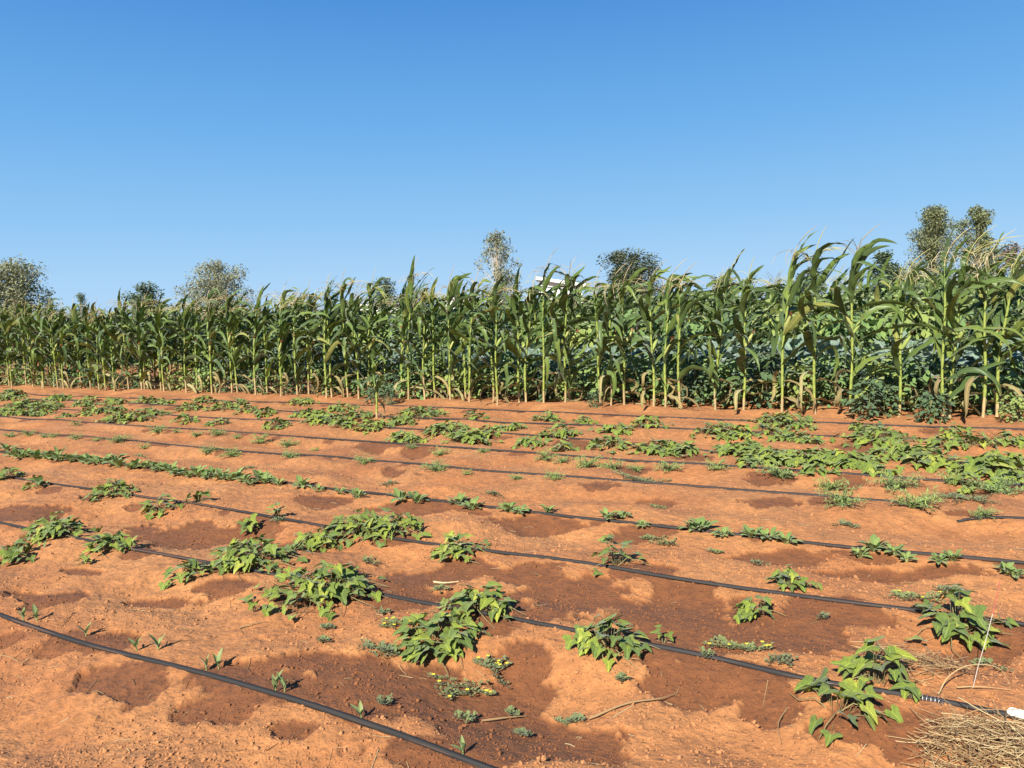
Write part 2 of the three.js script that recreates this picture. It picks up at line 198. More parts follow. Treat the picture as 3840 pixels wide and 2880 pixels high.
function makeCorn(seed, hgt, o = {}) {
  const r = rng(seed), g = new THREE.Group(); g.name = 'corn_plant';
  const top = hgt * .80, lx = (r() - .5) * .2 + .05 * (o.wind ?? 1), lz = (r() - .5) * .16, SP = [], SR = [], SC = [], n = 12;
  const axis = (t) => V(lx * t * t * hgt * .6 + .01 * Math.sin(t * 9 + seed), t * top, lz * t * t * hgt * .5);
  const dryBase = r() < .3;
  for (let k = 0; k <= n * 2; k++) { const t = k / (n * 2), node = k % 2 === 0; SP.push(axis(t)); SR.push(mix(.0195, .006, Math.pow(t, .9)) * (node ? 1.16 : .94)); const j = .85 + .3 * hash2(Math.floor(k / 2), seed, 3), base = k < (dryBase ? 7 : 3); const c = base ? [.34, .25, .12] : k < 13 ? [.27, .315, .052] : [.13, .20, .04]; SC.push(c.map((v) => v * j * (node && !base ? .8 : 1))); }
  part('stalk', new MB().tube(SP, SR, 7, SC).geo(), stalkMat, g);
  const nl = o.leaves ?? 16 + Math.floor(r() * 4), plane = (r() - .5) * 1.5;
  for (let k = 0; k < nl; k++) {
    const f = k / (nl - 1), t = mix(.10, .97, Math.pow(f, .92)), p0 = axis(t); let az = plane + (k % 2) * Math.PI + (r() - .5) * .7;
    const topm = sm(.55, 1, f), W = mix(.094, .080, f) * (.9 + r() * .3), len = mix(.70, .96, Math.sin(Math.PI * clamp(f * .9 + .12, 0, 1))) * (.85 + r() * .3) * mix(1, .8, topm) * clamp(hgt / 2.2, .5, 1.1);
    const e0 = mix(.98, 1.32, topm) + (r() - .5) * .5, bend = mix(2.1, 1.35, topm) * (.22 + r() * .95);
    const low = f < .2 && r() < .6, m = low ? CORND[Math.floor(r() * 3)] : r() < .03 ? cornYellow : CORN[Math.min(4, Math.floor(r() * 5))];
    part('leaf', cornLeaf(r, p0, az, low ? .3 : e0, low ? 2.4 : bend, low ? len * .75 : len, low ? W * .6 : W, (o.wind ?? 1) * mix(.6, 1.3, topm), low), m, g);
    if (k > 1 && k < nl - 3) { // sheath: the pale leaf base wrapped round the stalk
      const a = axis(Math.max(0, t - .075)), b = axis(t + .006), c = a.clone().lerp(b, .5), R = mix(.0235, .012, t);
      if (r() < .75) part('leaf_sheath', new MB().tube([a, c, b], [R * .96, R * 1.08, R * .8], 6, [[.22, .28, .055], [.27, .32, .06], [.20, .26, .05]].map((v) => v.map((q) => q * (.85 + .0 * q)))).geo(), stalkMat, g);
    }
  }
  let tasselBow = 'no';
  if (!o.noTassel) {
    const mb = new MB(), b = axis(1), hT = hgt * .2 + .05, bend = .35 + r() * .7, cp = [];
    for (let k = 0; k <= 5; k++) { const s = k / 5; cp.push(V(b.x + s * s * hT * .55 * bend, b.y + hT * s * (1 - .15 * s * bend), b.z + (r() - .5) * .008)); }
    mb.tube(cp, [.005, .005, .006, .006, .005, .002], 4);
    const nb = 8 + Math.floor(r() * 8), droop = r(); tasselBow = droop > .66 ? 'drooping' : droop > .33 ? 'spreading' : 'upright';
    for (let k = 0; k < nb; k++) { const s = .12 + .4 * r(), st = cp[0].clone().lerp(cp[3], s), a = r() * 6.28, L = hT * (.5 + r() * .5), q = []; let e = 1.1 - r() * .3; const p = st.clone(); for (let i = 0; i < 5; i++) { q.push(p.clone()); e -= (.15 + droop * .55) * (.6 + r() * .7); p.add(V(Math.cos(a) * Math.cos(e) * L / 4 + L * .05, Math.sin(e) * L / 4, -Math.sin(a) * Math.cos(e) * L / 4)); } mb.tube(q, [.0026, .0034, .0038, .0034, .0013], 3); }
    part('tassel', mb.geo(), tasselMat[Math.floor(r() * 3)], g);
  }
  const ears = o.ears ?? (r() < .62 ? 1 : 0) + (r() < .2 ? 1 : 0); g.userData.traits = `with ${['no ear', 'one ear', 'two ears'][ears]}, ${tasselBow} tassel and ${dryBase ? 'dry tan' : 'green'} lower stalk`;
  for (let k = 0; k < ears; k++) {
    const t = .44 + .13 * k + r() * .12, p = axis(t), a = plane + k * Math.PI + (r() - .5), L = .19 + r() * .06, d = V(Math.cos(a) * .5, .87, -Math.sin(a) * .5).normalize(), pts = [], rr = [];
    for (let i = 0; i <= 6; i++) { const s = i / 6; pts.push(p.clone().addScaledVector(d, .015 + L * s)); rr.push(.004 + .024 * Math.pow(Math.sin(Math.PI * clamp(s * .82 + .12, 0, 1)), .8)); }
    const ear = part('ear', new MB().tube(pts, rr, 7).geo(), huskMat[Math.floor(r() * 2)], g);
    const mb = new MB(), e = pts[6]; for (let i = 0; i < 16; i++) { const q = V((r() - .5) * .07, (r() - .35) * .06, (r() - .5) * .07); mb.tube([e.clone().addScaledVector(d, -.012), e.clone().addScaledVector(d, .022).addScaledVector(q, .5), e.clone().addScaledVector(d, .035).add(q)], [.004, .003, .0012], 3); }
    part('silk', mb.geo(), silkMat[Math.floor(r() * 3)], ear);
  }
  return g;
}
{
  const r = rng(77), xs = [.44, .31, -.06, -.15, -.66, -1.24, -1.72, -2.17, -2.71, -3.12, -3.64, -4.09, -4.59, -5.01, -5.57, -6, -6.5, -6.91, -7.46, -7.88, -8.5, -8.88, -9.88, -10.41, -10.9, -11.4, -12.12, -12.83, -13.66, -14.33, -15.19, -16.09];
  const spots = xs.map((x, k) => [x, -11.45 + (r() - .5) * .22, 2.12 + r() * .35]);
  spots[7][2] = 2.55; spots[6][2] = 2.5; spots[5][2] = 2.5; spots[0][1] = -11.35; spots[21][2] = 2.55; spots[15][2] = 2.5;
  spots.push([.95, -11.4, 2.3], [1.4, -11.5, 2.2]);
  for (let x = -3.9; x > -17; x -= .5 + r() * .5) spots.push([x, -11.5 + (r() - .5) * .28, 2.0 + r() * .4]);
  for (let x = -16.6; x > -24.5; x -= .3 + r() * .18) spots.push([x, -11.45 + (r() - .5) * .26, 2.08 + r() * .35]);
  spots.forEach(([x, z, h], k) => { const g = makeCorn(1000 + k * 17, h * 1.04); g.name = numbered('corn_plant'); g.position.set(x, relief(x, z) - .012, z); tag(g, 'front row corn plant ' + g.userData.traits, 'corn plant', 'front row of corn'); scene.add(g); });
  // rear rows: copies of a dozen plants
  const protos = []; for (let k = 0; k < 12; k++) { const p = makeCorn(5000 + k * 31, 2.25, { ears: k % 3 === 0 ? 1 : 0, noTassel: k % 2 === 1 }); p.traits = p.userData.traits; protos.push(p); }
  let n = 0;
  const rear = (x, z, lab, grp, s) => { const p = protos[n++ % 12]; lab += ', ' + p.traits.replace('with ', ''); tag(p, lab, 'corn plant', grp); dup(p, [x, -.01, z], (r() - .5) * .7, .9 + r() * .25, s * (.92 + r() * .16), lab, grp); };
  for (let x = -9; x > -26; x -= .36 + r() * .3) rear(x, -12.25 + (r() - .5) * .25, 'second row corn plant', 'second row of corn', .98);
  for (const [z, x0, x1] of [[-13.0, -13, -27], [-15.9, 1.9, -13], [-16.7, 2.2, -30], [-17.5, 2.4, -34]]) for (let x = x0; x > x1; x -= .40 + r() * .28) rear(x, z + (r() - .5) * .3, 'corn plant of the rear block', 'rear block of corn', .99);
  const y = makeCorn(4321, 1.15, { leaves: 7, noTassel: true, ears: 0 }); y.name = 'young_corn_plant'; y.position.set(-7.7, relief(-7.7, -9.17), -9.17); tag(y, 'knee-high young corn plant standing alone among the sweet potatoes', 'corn plant'); scene.add(y);
}

// ------------------------------------------------------------------ crops behind the corn
function ovalLeaf(len, w, { droop = .35, fold = .25, wave = 0, wide = .55, N = 6, lobes = 0, ph = 0 } = {}) { // tip along +x, face up +y, base at 0
  const mb = new MB(), pts = [], ss = [], ns = [], ws = [];
  for (let k = 0; k < N; k++) { const s = k / (N - 1), e = -droop * 2 * s; pts.push(V(len * s, -droop * len * s * s, 0)); ss.push(V(0, 0, 1)); ns.push(V(Math.sin(-e) * 1, Math.cos(e), 0).normalize()); ws.push(w * .5 * Math.pow(Math.sin(Math.PI * clamp(Math.pow(s, wide > .5 ? 1.15 : .7) * .96 + .02, 0, 1)), .75) + .0008); }
  return mb.blade(pts, ss, ns, ws, fold, wave, ph).geo();
}
const kaleGeo = [0, 1, 2].map((k) => ovalLeaf(1, .62, { droop: .3 + .1 * k, fold: .2, wave: .3, N: 7, ph: k * 2 }));
function makeKale(seed) {
  const r = rng(seed), g = new THREE.Group(); g.name = 'kale_plant'; const mb = new MB(), h = .30 + r() * .12; mb.tube([V(0, -.02, 0), V(.01, h * .6, 0), V(.0, h, .01)], [.014, .013, .010], 6); const L = [];
  const n = 12 + Math.floor(r() * 4);
  for (let k = 0; k < n; k++) { const f = k / n, a = k * 2.4 + r() * .5, y = h * (.35 + .65 * f), e = mix(.25, 1.2, f), rr = mix(.16, .03, f), b = V(Math.cos(a) * rr, y + rr * .7, -Math.sin(a) * rr); mb.tube([V(0, y, 0), b], [.006, .005], 4); L.push([a, e, b, mix(.34, .22, f) * (.85 + r() * .3)]); }
  part('stem', mb.geo(), mat(lin(.27, .33, .19)), g);
  for (const [a, e, b, s] of L) { const m = part('leaf', kaleGeo[Math.floor(r() * 3)], KALE[Math.floor(r() * 3)], g); m.position.copy(b); m.rotation.order = 'YZX'; m.rotation.set((r() - .5) * .5, a, e * .75); m.scale.setScalar(s); }
  return g;
}
{
  const r = rng(909), pk = [1, 2, 3, 4, 5].map((k) => makeKale(60 + k)); let n = 0;
  for (const [z, x1] of [[-13.3, -9], [-14.1, -15], [-14.9, -18]]) for (let x = 1.7; x > x1; x -= .48 + r() * .2) { const s = 1.15 + r() * .5; const p = pk[n++ % 5]; tag(p, 'blue-green kale plant in the bed behind the front corn row', 'kale', 'kale bed'); dup(p, [x, 0, z + (r() - .5) * .2], r() * 6.28, s, s * 1.25); }
  // leafy bushes at the foot of the corn
  const leaf = ovalLeaf(1, .62, { droop: .25, fold: .2, N: 4 });
  const lp = leaf.attributes.position.array, li = leaf.index.array;
  const makeBush = (seed, R, hh, nl, ls) => { const q = rng(seed), g = new THREE.Group(); g.name = 'leafy_bush'; const mb = new MB(), st = new MB(); const M = new THREE.Matrix4(), Q = new THREE.Quaternion(), E = new THREE.Euler(), S = V(1, 1, 1), v = V(0, 0, 0);
    for (let k = 0; k < 9; k++) { const a = q() * 6.28, d = R * .7 * q(); st.tube([V(0, -.02, 0), V(Math.cos(a) * d * .6, hh * .4, Math.sin(a) * d * .6), V(Math.cos(a) * d, hh * .8 * q(), Math.sin(a) * d)], [.006, .004, .002], 4); }
    for (let k = 0; k < nl; k++) { const a = q() * 6.28, y = Math.pow(q(), .8), d = R * Math.sqrt(q()) * Math.sqrt(1 - .6 * y * y) * (.8 + .35 * noise(a * 2, y * 3, seed)); E.set((q() - .5) * 1.4, a + (q() - .5) * 1.6, .5 - q() * 1.3, 'YZX'); Q.setFromEuler(E); S.setScalar(ls * (.6 + q() * .8)); M.compose(V(Math.cos(a) * d, y * hh + .03, -Math.sin(a) * d), Q, S); const b = mb.n; for (let i = 0; i < lp.length; i += 3) { v.set(lp[i], lp[i + 1], lp[i + 2]).applyMatrix4(M); mb.vert(v.x, v.y, v.z); } for (const i of li) mb.i.push(b + i); }
    part('stem', st.geo(), vineGreen, g); part('foliage', mb.geo(), BUSH[seed % 4], g); return g; };
  const pb = []; for (let k = 0; k < 8; k++) pb.push(makeBush(k, .34, .5 + .06 * (k % 3), 210, .085));
  n = 0; for (const [z, x0, x1] of [[-12.1, 1.5, -9], [-11.9, -9, -25], [-12.7, 1.7, -12], [-15.35, 2, -20]]) for (let x = x0; x > x1; x -= .42 + r() * .25) { const p = pb[(n++ * 3 + Math.floor(r() * 3)) % 8], s = (z < -15 ? 1.5 : x < -9 && z > -12.3 ? .6 : .95) + r() * .45; tag(p, 'x', 'bush', ''); dup(p, [x, -.01, z + (r() - .5) * .3], r() * 6.28, s, s * (z < -15 ? 1.4 : 1), [`mid green`, `bright green`, `dark blue-green`, `yellow-green`][pb.indexOf(p) % 4] + (z < -15 ? ' leafy bush between the kale bed and the rear corn' : ' leafy bush in the shade close behind the front corn row'), z < -15 ? 'bushes before the rear corn' : 'bushes behind the front corn row'); }
  for (const [x, z, k, s] of [[-1.02, -11.2, 2, .85], [-.25, -11.25, 6, .75], [-8.9, -10.95, 2, .6], [-9.4, -11.1, 6, .55], [-5.0, -11.2, 2, .4], [.62, -11.0, 3, .6], [-.85, -11.6, 6, .8]]) { dup(pb[k], [x, relief(x, z) - .01, z], r() * 6, s, s, 'low dark weed bush at the foot of the front corn row', 'weeds at the corn row foot').name = numbered('weed_bush'); }
}

// ------------------------------------------------------------------ sweet potato plants
function heartLeaf(k) { // arrow to heart shaped blade, tip along +x, stalk at 0, unit length
  const lob = [.10, .04, .14, .0][k], w = [.92, .86, 1.0, .8][k], N = 8, mb = new MB(), dro = [.14, .24, .08, .2][k];
  // outline: back lobes behind the stalk, shoulders, tip
  const out = [[-.24, .20], [-.26, .36], [-.13, .50 + lob], [.05, .53 + lob * 1.4], [.22, .42 - lob * .4], [.45, .33 - lob], [.72, .19], [.88, .085], [1, 0]];
  const mid = [[0, 0], [.02, 0], [.05, 0], [.12, 0], [.25, 0], [.45, 0], [.7, 0], [.88, 0], [1, 0]];
  const y = (x, z) => -dro * Math.max(0, x) ** 2 + .30 * Math.abs(z) - .28 * z * z + .03 * Math.sin(x * 9 + Math.abs(z) * 6 + k * 2);
  for (const sgn of [-1, 1]) { const s0 = mb.n; for (let i = 0; i < out.length; i++) { const ox = out[i][0], oz = out[i][1] * w * sgn, mx = mid[i][0]; mb.vert(mx, y(mx, 0), 0, .5, clamp(mx, 0, 1)); const hx = (mx + ox) / 2, hz = oz / 2; mb.vert(hx, y(hx, hz), hz, .5 + hz * .9, clamp((hx + .26) / 1.26, 0, 1)); mb.vert(ox, y(ox, oz), oz, .5 + oz * .9, clamp((ox + .26) / 1.26, 0, 1)); if (i) { const a = s0 + (i - 1) * 3, b = a + 3; if (sgn > 0) mb.i.push(a, a + 1, b + 1, a, b + 1, b, a + 1, a + 2, b + 2, a + 1, b + 2, b + 1); else mb.i.push(a, b + 1, a + 1, a, b, b + 1, a + 1, b + 2, a + 2, a + 1, b + 1, b + 2); } } }
  const g = mb.geo(); return g;
}
const HEART = [0, 1, 2, 3].map(heartLeaf);
function sweetPotato(seed, x, z, w, label, group, o = {}) {
  const r = rng(seed), y0 = H(x, z), t = thing('sweet_potato_plant', label, 'sweet potato plant', [x, y0, z], 0, group);
  const R = w / 2, D = R * (o.deep ?? .85), h0 = (o.h ?? clamp(.05 + .165 * w, .045, .145)), n = o.n ?? Math.max(5, Math.round(4 + R * D * Math.PI * (o.dens ?? 560))), st = new MB(), L = [];
  const runners = Math.max(3, Math.round(n / 9)), arms = []; for (let k = 0; k < runners; k++) { const a = k / runners * 6.28 + r() * .8; arms.push(a); const e = [V(0, -.01, 0)]; for (let i = 1; i <= 3; i++) { const d = i / 3, px = Math.cos(a + .3 * Math.sin(i + k)) * R * d * (w > .2 ? 1.35 : .85), pz = -Math.sin(a + .3 * Math.sin(i + k)) * D * d * (w > .2 ? 1.35 : .85); e.push(V(px, H(x + px, z + pz) - y0 + .012 + h0 * .35 * (1 - d), pz)); } st.tube(e, [.003, .0026, .0022, .0014], 4); }
  for (let k = 0; k < n; k++) {
    const far = w > .2 && r() < .13, u = far ? 1.05 + r() * .4 : Math.sqrt(r()), a = far ? arms[Math.floor(r() * arms.length)] + (r() - .5) * .3 : r() * 6.28, px = Math.cos(a) * R * u, pz = -Math.sin(a) * D * u, lump = .75 + .5 * hash2(Math.floor(px * 14), Math.floor(pz * 14), seed), gy = H(x + px, z + pz) - y0, y = gy + .025 + h0 * Math.max(.03, 1 - u * u * .8) * lump * (.25 + .75 * r());
    let ta = a + (r() - .5) * 1.5; const toCam = -Math.PI / 2; let d = Math.atan2(Math.sin(toCam - ta), Math.cos(toCam - ta)); ta += d * (.05 + r() * .4);
    const s = (o.leaf ?? .078) * (.62 + r() * .62) * (u > .85 ? .8 : 1), pitch = -.2 + u * .35 + (r() - .35) * 1.3;
    const b = V(px - Math.cos(ta) * s * .25, y, pz + Math.sin(ta) * s * .25); const sx = b.x * .45, sz = b.z * .45; st.tube([V(sx, H(x + sx, z + sz) - y0 + .006, sz), b.clone().lerp(V(sx, b.y, sz), .5).add(V(0, -.006, 0)), b], [.0016, .0013, .0011], 3);
    L.push([b, ta, pitch, s]);
  }
  part('stem', st.geo(), vineStem, t);
  for (const [b, ta, pitch, s] of L) { const m = part('leaf', HEART[Math.floor(r() * 4)], r() < .035 ? sweetYellow : SWEET[Math.min(4, Math.floor(r() * (r() < .3 ? 5 : 4)))], t); m.position.copy(b); m.rotation.order = 'YZX'; m.rotation.set((r() - .5) * .9, ta, -pitch); m.scale.set(s, s, s * (.9 + r() * .2)); }
  return t;
}
const RB = [[-5.62, -2.79, .27], [-5.85, -3.19, .47], [-5.08, -3.14, .34], [-4.08, -2.99, .27], [-3.86, -3.31, .56], [-3.06, -3.08, .62], [-2.12, -2.88, .36], [-2.12, -3.25, .39], [-1.35, -3.13, .35], [-.38, -3.0, .30], [-.26, -3.28, .26], [-.13, -3.2, .10]];
const RC = [[-8.52, -4.25, .29], [-7.77, -4.11, .23], [-6.68, -4.18, .42], [-5.76, -4.01, .28], [-5.6, -4.27, .22], [-4.65, -3.97, .18], [-4.61, -4.23, .18], [-3.88, -3.89, .34], [-3.72, -4.14, .47], [-3.47, -4.24, .43], [-2.77, -4.04, .32], [-1.76, -4.23, .33], [-.77, -4.26, .23], [-.86, -3.85, .22], [.02, -4.07, .33]];
const RG = [[-1.97, -8.11, .44], [-1.55, -7.89, .46], [-1.69, -7.41, .22], [-1.2, -7.93, .41], [-1.08, -7.24, .19], [-.86, -7.87, .44], [-.59, -7.42, .2], [-.47, -8.34, .45], [-.21, -8.1, .39], [-.73, -9.23, .51], [.26, -7.87, .49], [.15, -7.19, .26], [.41, -8.22, .34], [.42, -7.48, .23], [-5.17, -7.83, .45], [-5.17, -8.22, .29], [-4.23, -7.68, .32], [-4.23, -8.39, .4], [-3.76, -7.61, .21], [-3.37, -7.96, .36], [-3.69, -8.94, .35], [-2.77, -7.94, .4], [-2.54, -7.95, .3], [-4.39, -9.47, .25], [-3.44, -9.43, .36], [-5.17, -8.84, .37], [-5.15, -9.84, .33], [-6.13, -9.48, .27], [-6.03, -8.68, .44], [-5.87, -8.16, .3], [-6.07, -7.7, .41], [-7.03, -8.25, .39], [-7.18, -9.52, .5], [-7.2, -9.92, .29], [-7.13, -9, .41], [-8.07, -9.12, .43], [-7.53, -8.24, .33], [-2.45, -9.2, .44], [-2.18, -9.13, .27], [-1.53, -8.98, .47], [-1.91, -10.21, .59], [-1.93, -9.35, .22], [-.99, -10.05, .22], [-.85, -9.98, .27], [.01, -10.12, .27], [-.09, -9.03, .29], [.18, -9.12, .33], [.46, -9.3, .33], [-14.91, -7.43, .33], [-15.37, -7.85, .44], [-18.33, -9.26, .41], [-16.61, -8.77, .57], [-14.72, -7.81, .42], [-14.97, -8.16, .44], [-16.55, -9.37, .44], [-15.44, -8.64, .37], [-16.23, -9.89, .3], [-13.41, -7.7, .24], [-14.83, -8.86, .36], [-13.41, -8.15, .33], [-14.54, -9.32, .42], [-13.21, -8.4, .42], [-11.96, -7.67, .38], [-11.59, -7.77, .45], [-14.26, -9.87, .47], [-11.9, -8.28, .4], [-13.56, -9.78, .32], [-12.12, -9.15, .42], [-10.63, -7.98, .29], [-12.78, -10.04, .36], [-9.84, -7.93, .32], [-11.36, -9.33, .41], [-11.73, -9.96, .31], [-10.65, -9.24, .32], [-10, -9.02, .35], [-8.75, -8.09, .34], [-10.4, -10.27, .42], [-9, -9.04, .45], [-8.16, -8.41, .41], [-9.15, -9.94, .4], [-8.45, -8.91, .36], [-17.5, -9.9, .5], [-19.2, -9.8, .5], [-18.2, -8.6, .4]];
const SPB = ['small half of a double sweet potato clump, in front of its pipe', 'long half of a double sweet potato clump, on the pipe beside the seedling row', 'compact rounded sweet potato plant alone on the pipe beside the seedling row', 'small sweet potato plant touching the long one behind the pipe', 'long low sweet potato plant behind the pipe, next to the widest plant', 'widest sweet potato plant of the row beside the corn seedlings', 'large-leaved sweet potato plant right behind the flowering weed mat', 'sweet potato plant on the pipe, touching the one by the flowering weeds', 'sweet potato plant astride the pipe near the long dry stick'];
const SPC = ['dense sweet potato plant at the chard-side pipe, beside a smaller one', 'small sweet potato plant between two larger ones on the chard-side pipe', 'wide flat sweet potato plant alone on the chard-side pipe', 'compact sweet potato plant in front of the chard-side pipe, beside a sparse one', 'sparse sweet potato plant behind the chard-side pipe', 'sparse sweet potato plant hanging over the front of the chard-side pipe', 'sparse little sweet potato plant behind the chard-side pipe, beside the hanging one', 'front end of the longest sweet potato clump on the chard-side pipe', 'middle of the longest sweet potato clump on the chard-side pipe', 'tail end of the longest sweet potato clump on the chard-side pipe', 'bushy rounded sweet potato plant standing alone on the chard-side pipe', 'open sparse sweet potato plant with stalked leaves on the chard-side pipe', 'low sweet potato plant just behind the chard-side pipe, one of a pair', 'sweet potato plant just in front of the chard-side pipe, one of a pair'];
RB.forEach(([x, z, w], k) => sweetPotato(200 + k, x, z, w, k === 9 ? 'large-leaved sweet potato plant in front of the pipe, next to the straw heap' : k === 10 ? 'sweet potato plant with raised leaves between the dry vine mat and the pipe' : k === 11 ? 'tiny sweet potato shoot on the pipe next to the wire tie' : SPB[k], k < 9 ? 'sweet potatoes beside the seedling row' : undefined, k === 9 ? { leaf: .080, n: 22, h: .12 } : k === 10 ? { leaf: .076, n: 22, h: .16 } : k === 11 ? { leaf: .06, n: 6, h: .06 } : k === 6 ? { leaf: .080, deep: 1.1 } : { leaf: .070 }));
RC.forEach(([x, z, w], k) => sweetPotato(300 + k, x, z, w, k === 14 ? 'sweet potato plant beside the red tipped marker stake' : SPC[k], k === 14 ? undefined : 'sweet potatoes beside the chard row', k === 4 || k === 5 || k === 6 ? { n: 9, h: .1 } : k === 11 ? { dens: 270, h: .17, leaf: .07 } : k === 14 ? { deep: 1.4, h: .15, leaf: .078, dens: 420 } : { leaf: .068 }));
RG.forEach(([x, z, w], k) => sweetPotato(400 + k, x, z, w * 1.3, `${w < .3 ? 'small' : w < .42 ? 'medium sized' : 'wide bushy'} sweet potato plant ${z > -8.85 ? 'in the bed next to the carrots' : z > -9.85 ? 'in the middle of the three beds before the corn' : 'in the bed at the foot of the corn'}`, 'sweet potatoes before the corn', { leaf: x > -3 && z > -8.6 ? .096 : .086, dens: 350, h: .06 + .13 * w }));
sweetPotato(390, -3.21, -2.74, .09, 'tiny yellowish sweet potato shoot on bare soil in front of the widest plant', undefined, { n: 6, h: .05, leaf: .05 });
sweetPotato(391, -1.15, -3.3, .1, 'runner tip of a sweet potato lying beside the pipe, a few small leaves', undefined, { n: 4, h: .06, leaf: .035 });
sweetPotato(392, -5.01, -2.9, .13, 'small young sweet potato sprout on bare soil apart from the pipe', undefined, { n: 8, h: .05, leaf: .05 });

// ------------------------------------------------------------------ chard, carrots, seedlings, weeds
{
  const r = rng(33), lg = [0, 1, 2].map((k) => ovalLeaf(1, .42, { droop: .22 + .12 * k, fold: .35, wave: .12, N: 6, ph: k }));
  const RD = [[-10.51, -5.24, .24], [-9.82, -5.05, .2], [-9.6, -5.09, .2], [-9.35, -5.12, .19], [-9.51, -5.31, .2], [-8.96, -5.13, .19], [-8.75, -5.15, .17], [-8.49, -5.12, .18], [-8.29, -5.14, .18], [-8.24, -5.24, .18], [-7.71, -5.08, .13], [-7.55, -5.14, .15], [-7.3, -5.12, .14], [-6.99, -5.09, .16], [-6.71, -5.04, .12], [-6.47, -5.04, .12], [-6.29, -5.06, .12], [-6.14, -5.08, .15], [-5.78, -4.99, .11], [-5.72, -5.1, .17], [-5.21, -5.09, .2], [-4.97, -5.06, .08], [-4.71, -5.05, .09], [-4.47, -5, .14], [-4.04, -5.06, .17], [-3.87, -5.06, .17], [-3.49, -5.11, .15], [-3.32, -5.05, .15], [-3, -5.06, .13], [-2.89, -5.04, .12], [-2.68, -5.13, .1], [-2.19, -5.13, .16], [-2.1, -5.19, .1], [-1.9, -5.07, .07], [-1.56, -5.11, .13], [-1.5, -5.13, .15], [-1.33, -5.06, .11], [-1.16, -5.11, .13], [-1.06, -5.1, .13], [-.93, -5.07, .12], [-.5, -5.03, .1], [-.42, -5.1, .14], [-.31, -5.09, .1], [-.24, -5.02, .07], [-.07, -5.04, .07], [0, -5.09, .09], [.26, -5.01, .09], [.3, -4.96, .08]];
  for (let x = -10.2; x < -5.4; x += .16) RD.push([x + r() * .1, -5.12 + (r() - .5) * .1, .13 + r() * .05]);
  for (let x = -10.8; x > -16; x -= .3 + r() * .5) RD.push([x, -5.15 + (r() - .5) * .1, .18]);
  for (const [x, z, w] of RD) {
    const t = thing('chard_plant', `${w < .11 ? 'tiny' : w < .16 ? 'small' : 'larger'} pale green chard plant ${x < -5.6 ? 'in the crowded stretch' : 'in the gappy stretch'} of the chard row`, 'chard', [x, H(x, z) + .002, z], r() * 6.28, 'chard row'), n = 13 + Math.floor(r() * 6), st = new MB(), L = [];
    for (let k = 0; k < n; k++) { const a = k * 2.4 + r() * .6, e = .3 + r() * 1.0, s = clamp(w * .55, .05, .1) * (.7 + r() * .6), d = .014 + r() * w * .16, b = V(Math.cos(a) * d, .012 + r() * .012, -Math.sin(a) * d); st.tube([V(0, -.01, 0), b], [.003, .002], 3); L.push([b, a, e, s]); }
    part('stem', st.geo(), vineGreen, t); for (const [b, a, e, s] of L) { const m = part('leaf', lg[Math.floor(r() * 3)], CHARD[Math.floor(r() * 3)], t); m.position.copy(b); m.rotation.order = 'YZX'; m.rotation.set((r() - .5) * .6, a, e); m.scale.set(s * .85, s * .85, s * 1.05); }
  }
  // carrots: feathery fronds
  const makeCarrot = (seed) => { const q = rng(seed), g = new THREE.Group(); g.name = 'carrot_plant'; const fo = new MB(), st = new MB(); for (let k = 0; k < 26; k++) { const a = q() * 6.28, e0 = .55 + q() * .9, L = .6 + q() * .45, pts = []; const p = V((q() - .5) * .1, 0, (q() - .5) * .1); let e = e0; for (let i = 0; i < 6; i++) { pts.push(p.clone()); e -= .12 + q() * .14; p.add(V(Math.cos(a) * Math.cos(e) * L / 5, Math.sin(e) * L / 5, -Math.sin(a) * Math.cos(e) * L / 5)); } st.tube(pts, [.016, .014, .012, .01, .008, .004], 3);
      for (let i = 1; i < 6; i++) for (let j = 0; j < 5; j++) { const b = pts[i].clone().lerp(pts[Math.max(0, i - 1)], q()), dv = V(q() - .5, q() * .6 - .1, q() - .5).normalize(), l = .10 + q() * .13, s = V(-dv.z, 0, dv.x).normalize().multiplyScalar(.018); const m = b.clone().addScaledVector(dv, l * .5), m2 = m.clone(); fo.tri(b, m.add(s), b.clone().addScaledVector(dv, l)); fo.tri(b, b.clone().addScaledVector(dv, l), m2.sub(s)); } }
    part('stem', st.geo(), vineGreen, g); part('foliage', fo.geo(), carrotMat[seed % 2], g); return g; };
  const pc = [1, 2, 3, 4, 5, 6].map(makeCarrot); let n = 0;
  const CE = [[-12.05, -6.06, .15], [-11.74, -6.16, .15], [-11.32, -6.15, .13], [-11.02, -6.12, .12], [-10.48, -6.12, .15], [-10.09, -6.17, .1], [-9.63, -6.2, .22], [-8.98, -6.11, .12], [-7.85, -6.17, .19], [-7.38, -6.13, .21], [-6.45, -6.14, .18], [-5.4, -6.2, .17], [-4.45, -6.13, .2], [-4.08, -6.15, .09], [-3.53, -6.13, .11], [-3.16, -6.18, .15], [-.73, -6.14, .24], [-.26, -6.3, .28], [.18, -6.22, .15]];
  const CF = [[-12.15, -7.11, .13], [-10.11, -7.11, .23], [-9.64, -7.07, .11], [-9.16, -7.04, .15], [-8.79, -7.11, .19], [-8.36, -7.04, .12], [-7.85, -7, .21], [-7.31, -6.94, .21], [-6.74, -6.84, .1], [-5.55, -7.2, .12], [-5.01, -7, .16], [-4.55, -7.19, .11], [-3.71, -7.07, .19], [-3.51, -7.06, .14], [-3.16, -6.92, .23], [-2.9, -6.94, .18], [-2.67, -6.97, .13], [-2.36, -7.04, .19], [-1.94, -7.16, .17], [-1.38, -7.16, .29], [-.91, -6.93, .2], [-.41, -6.98, .27], [.01, -7.27, .19], [.29, -7.07, .33]];
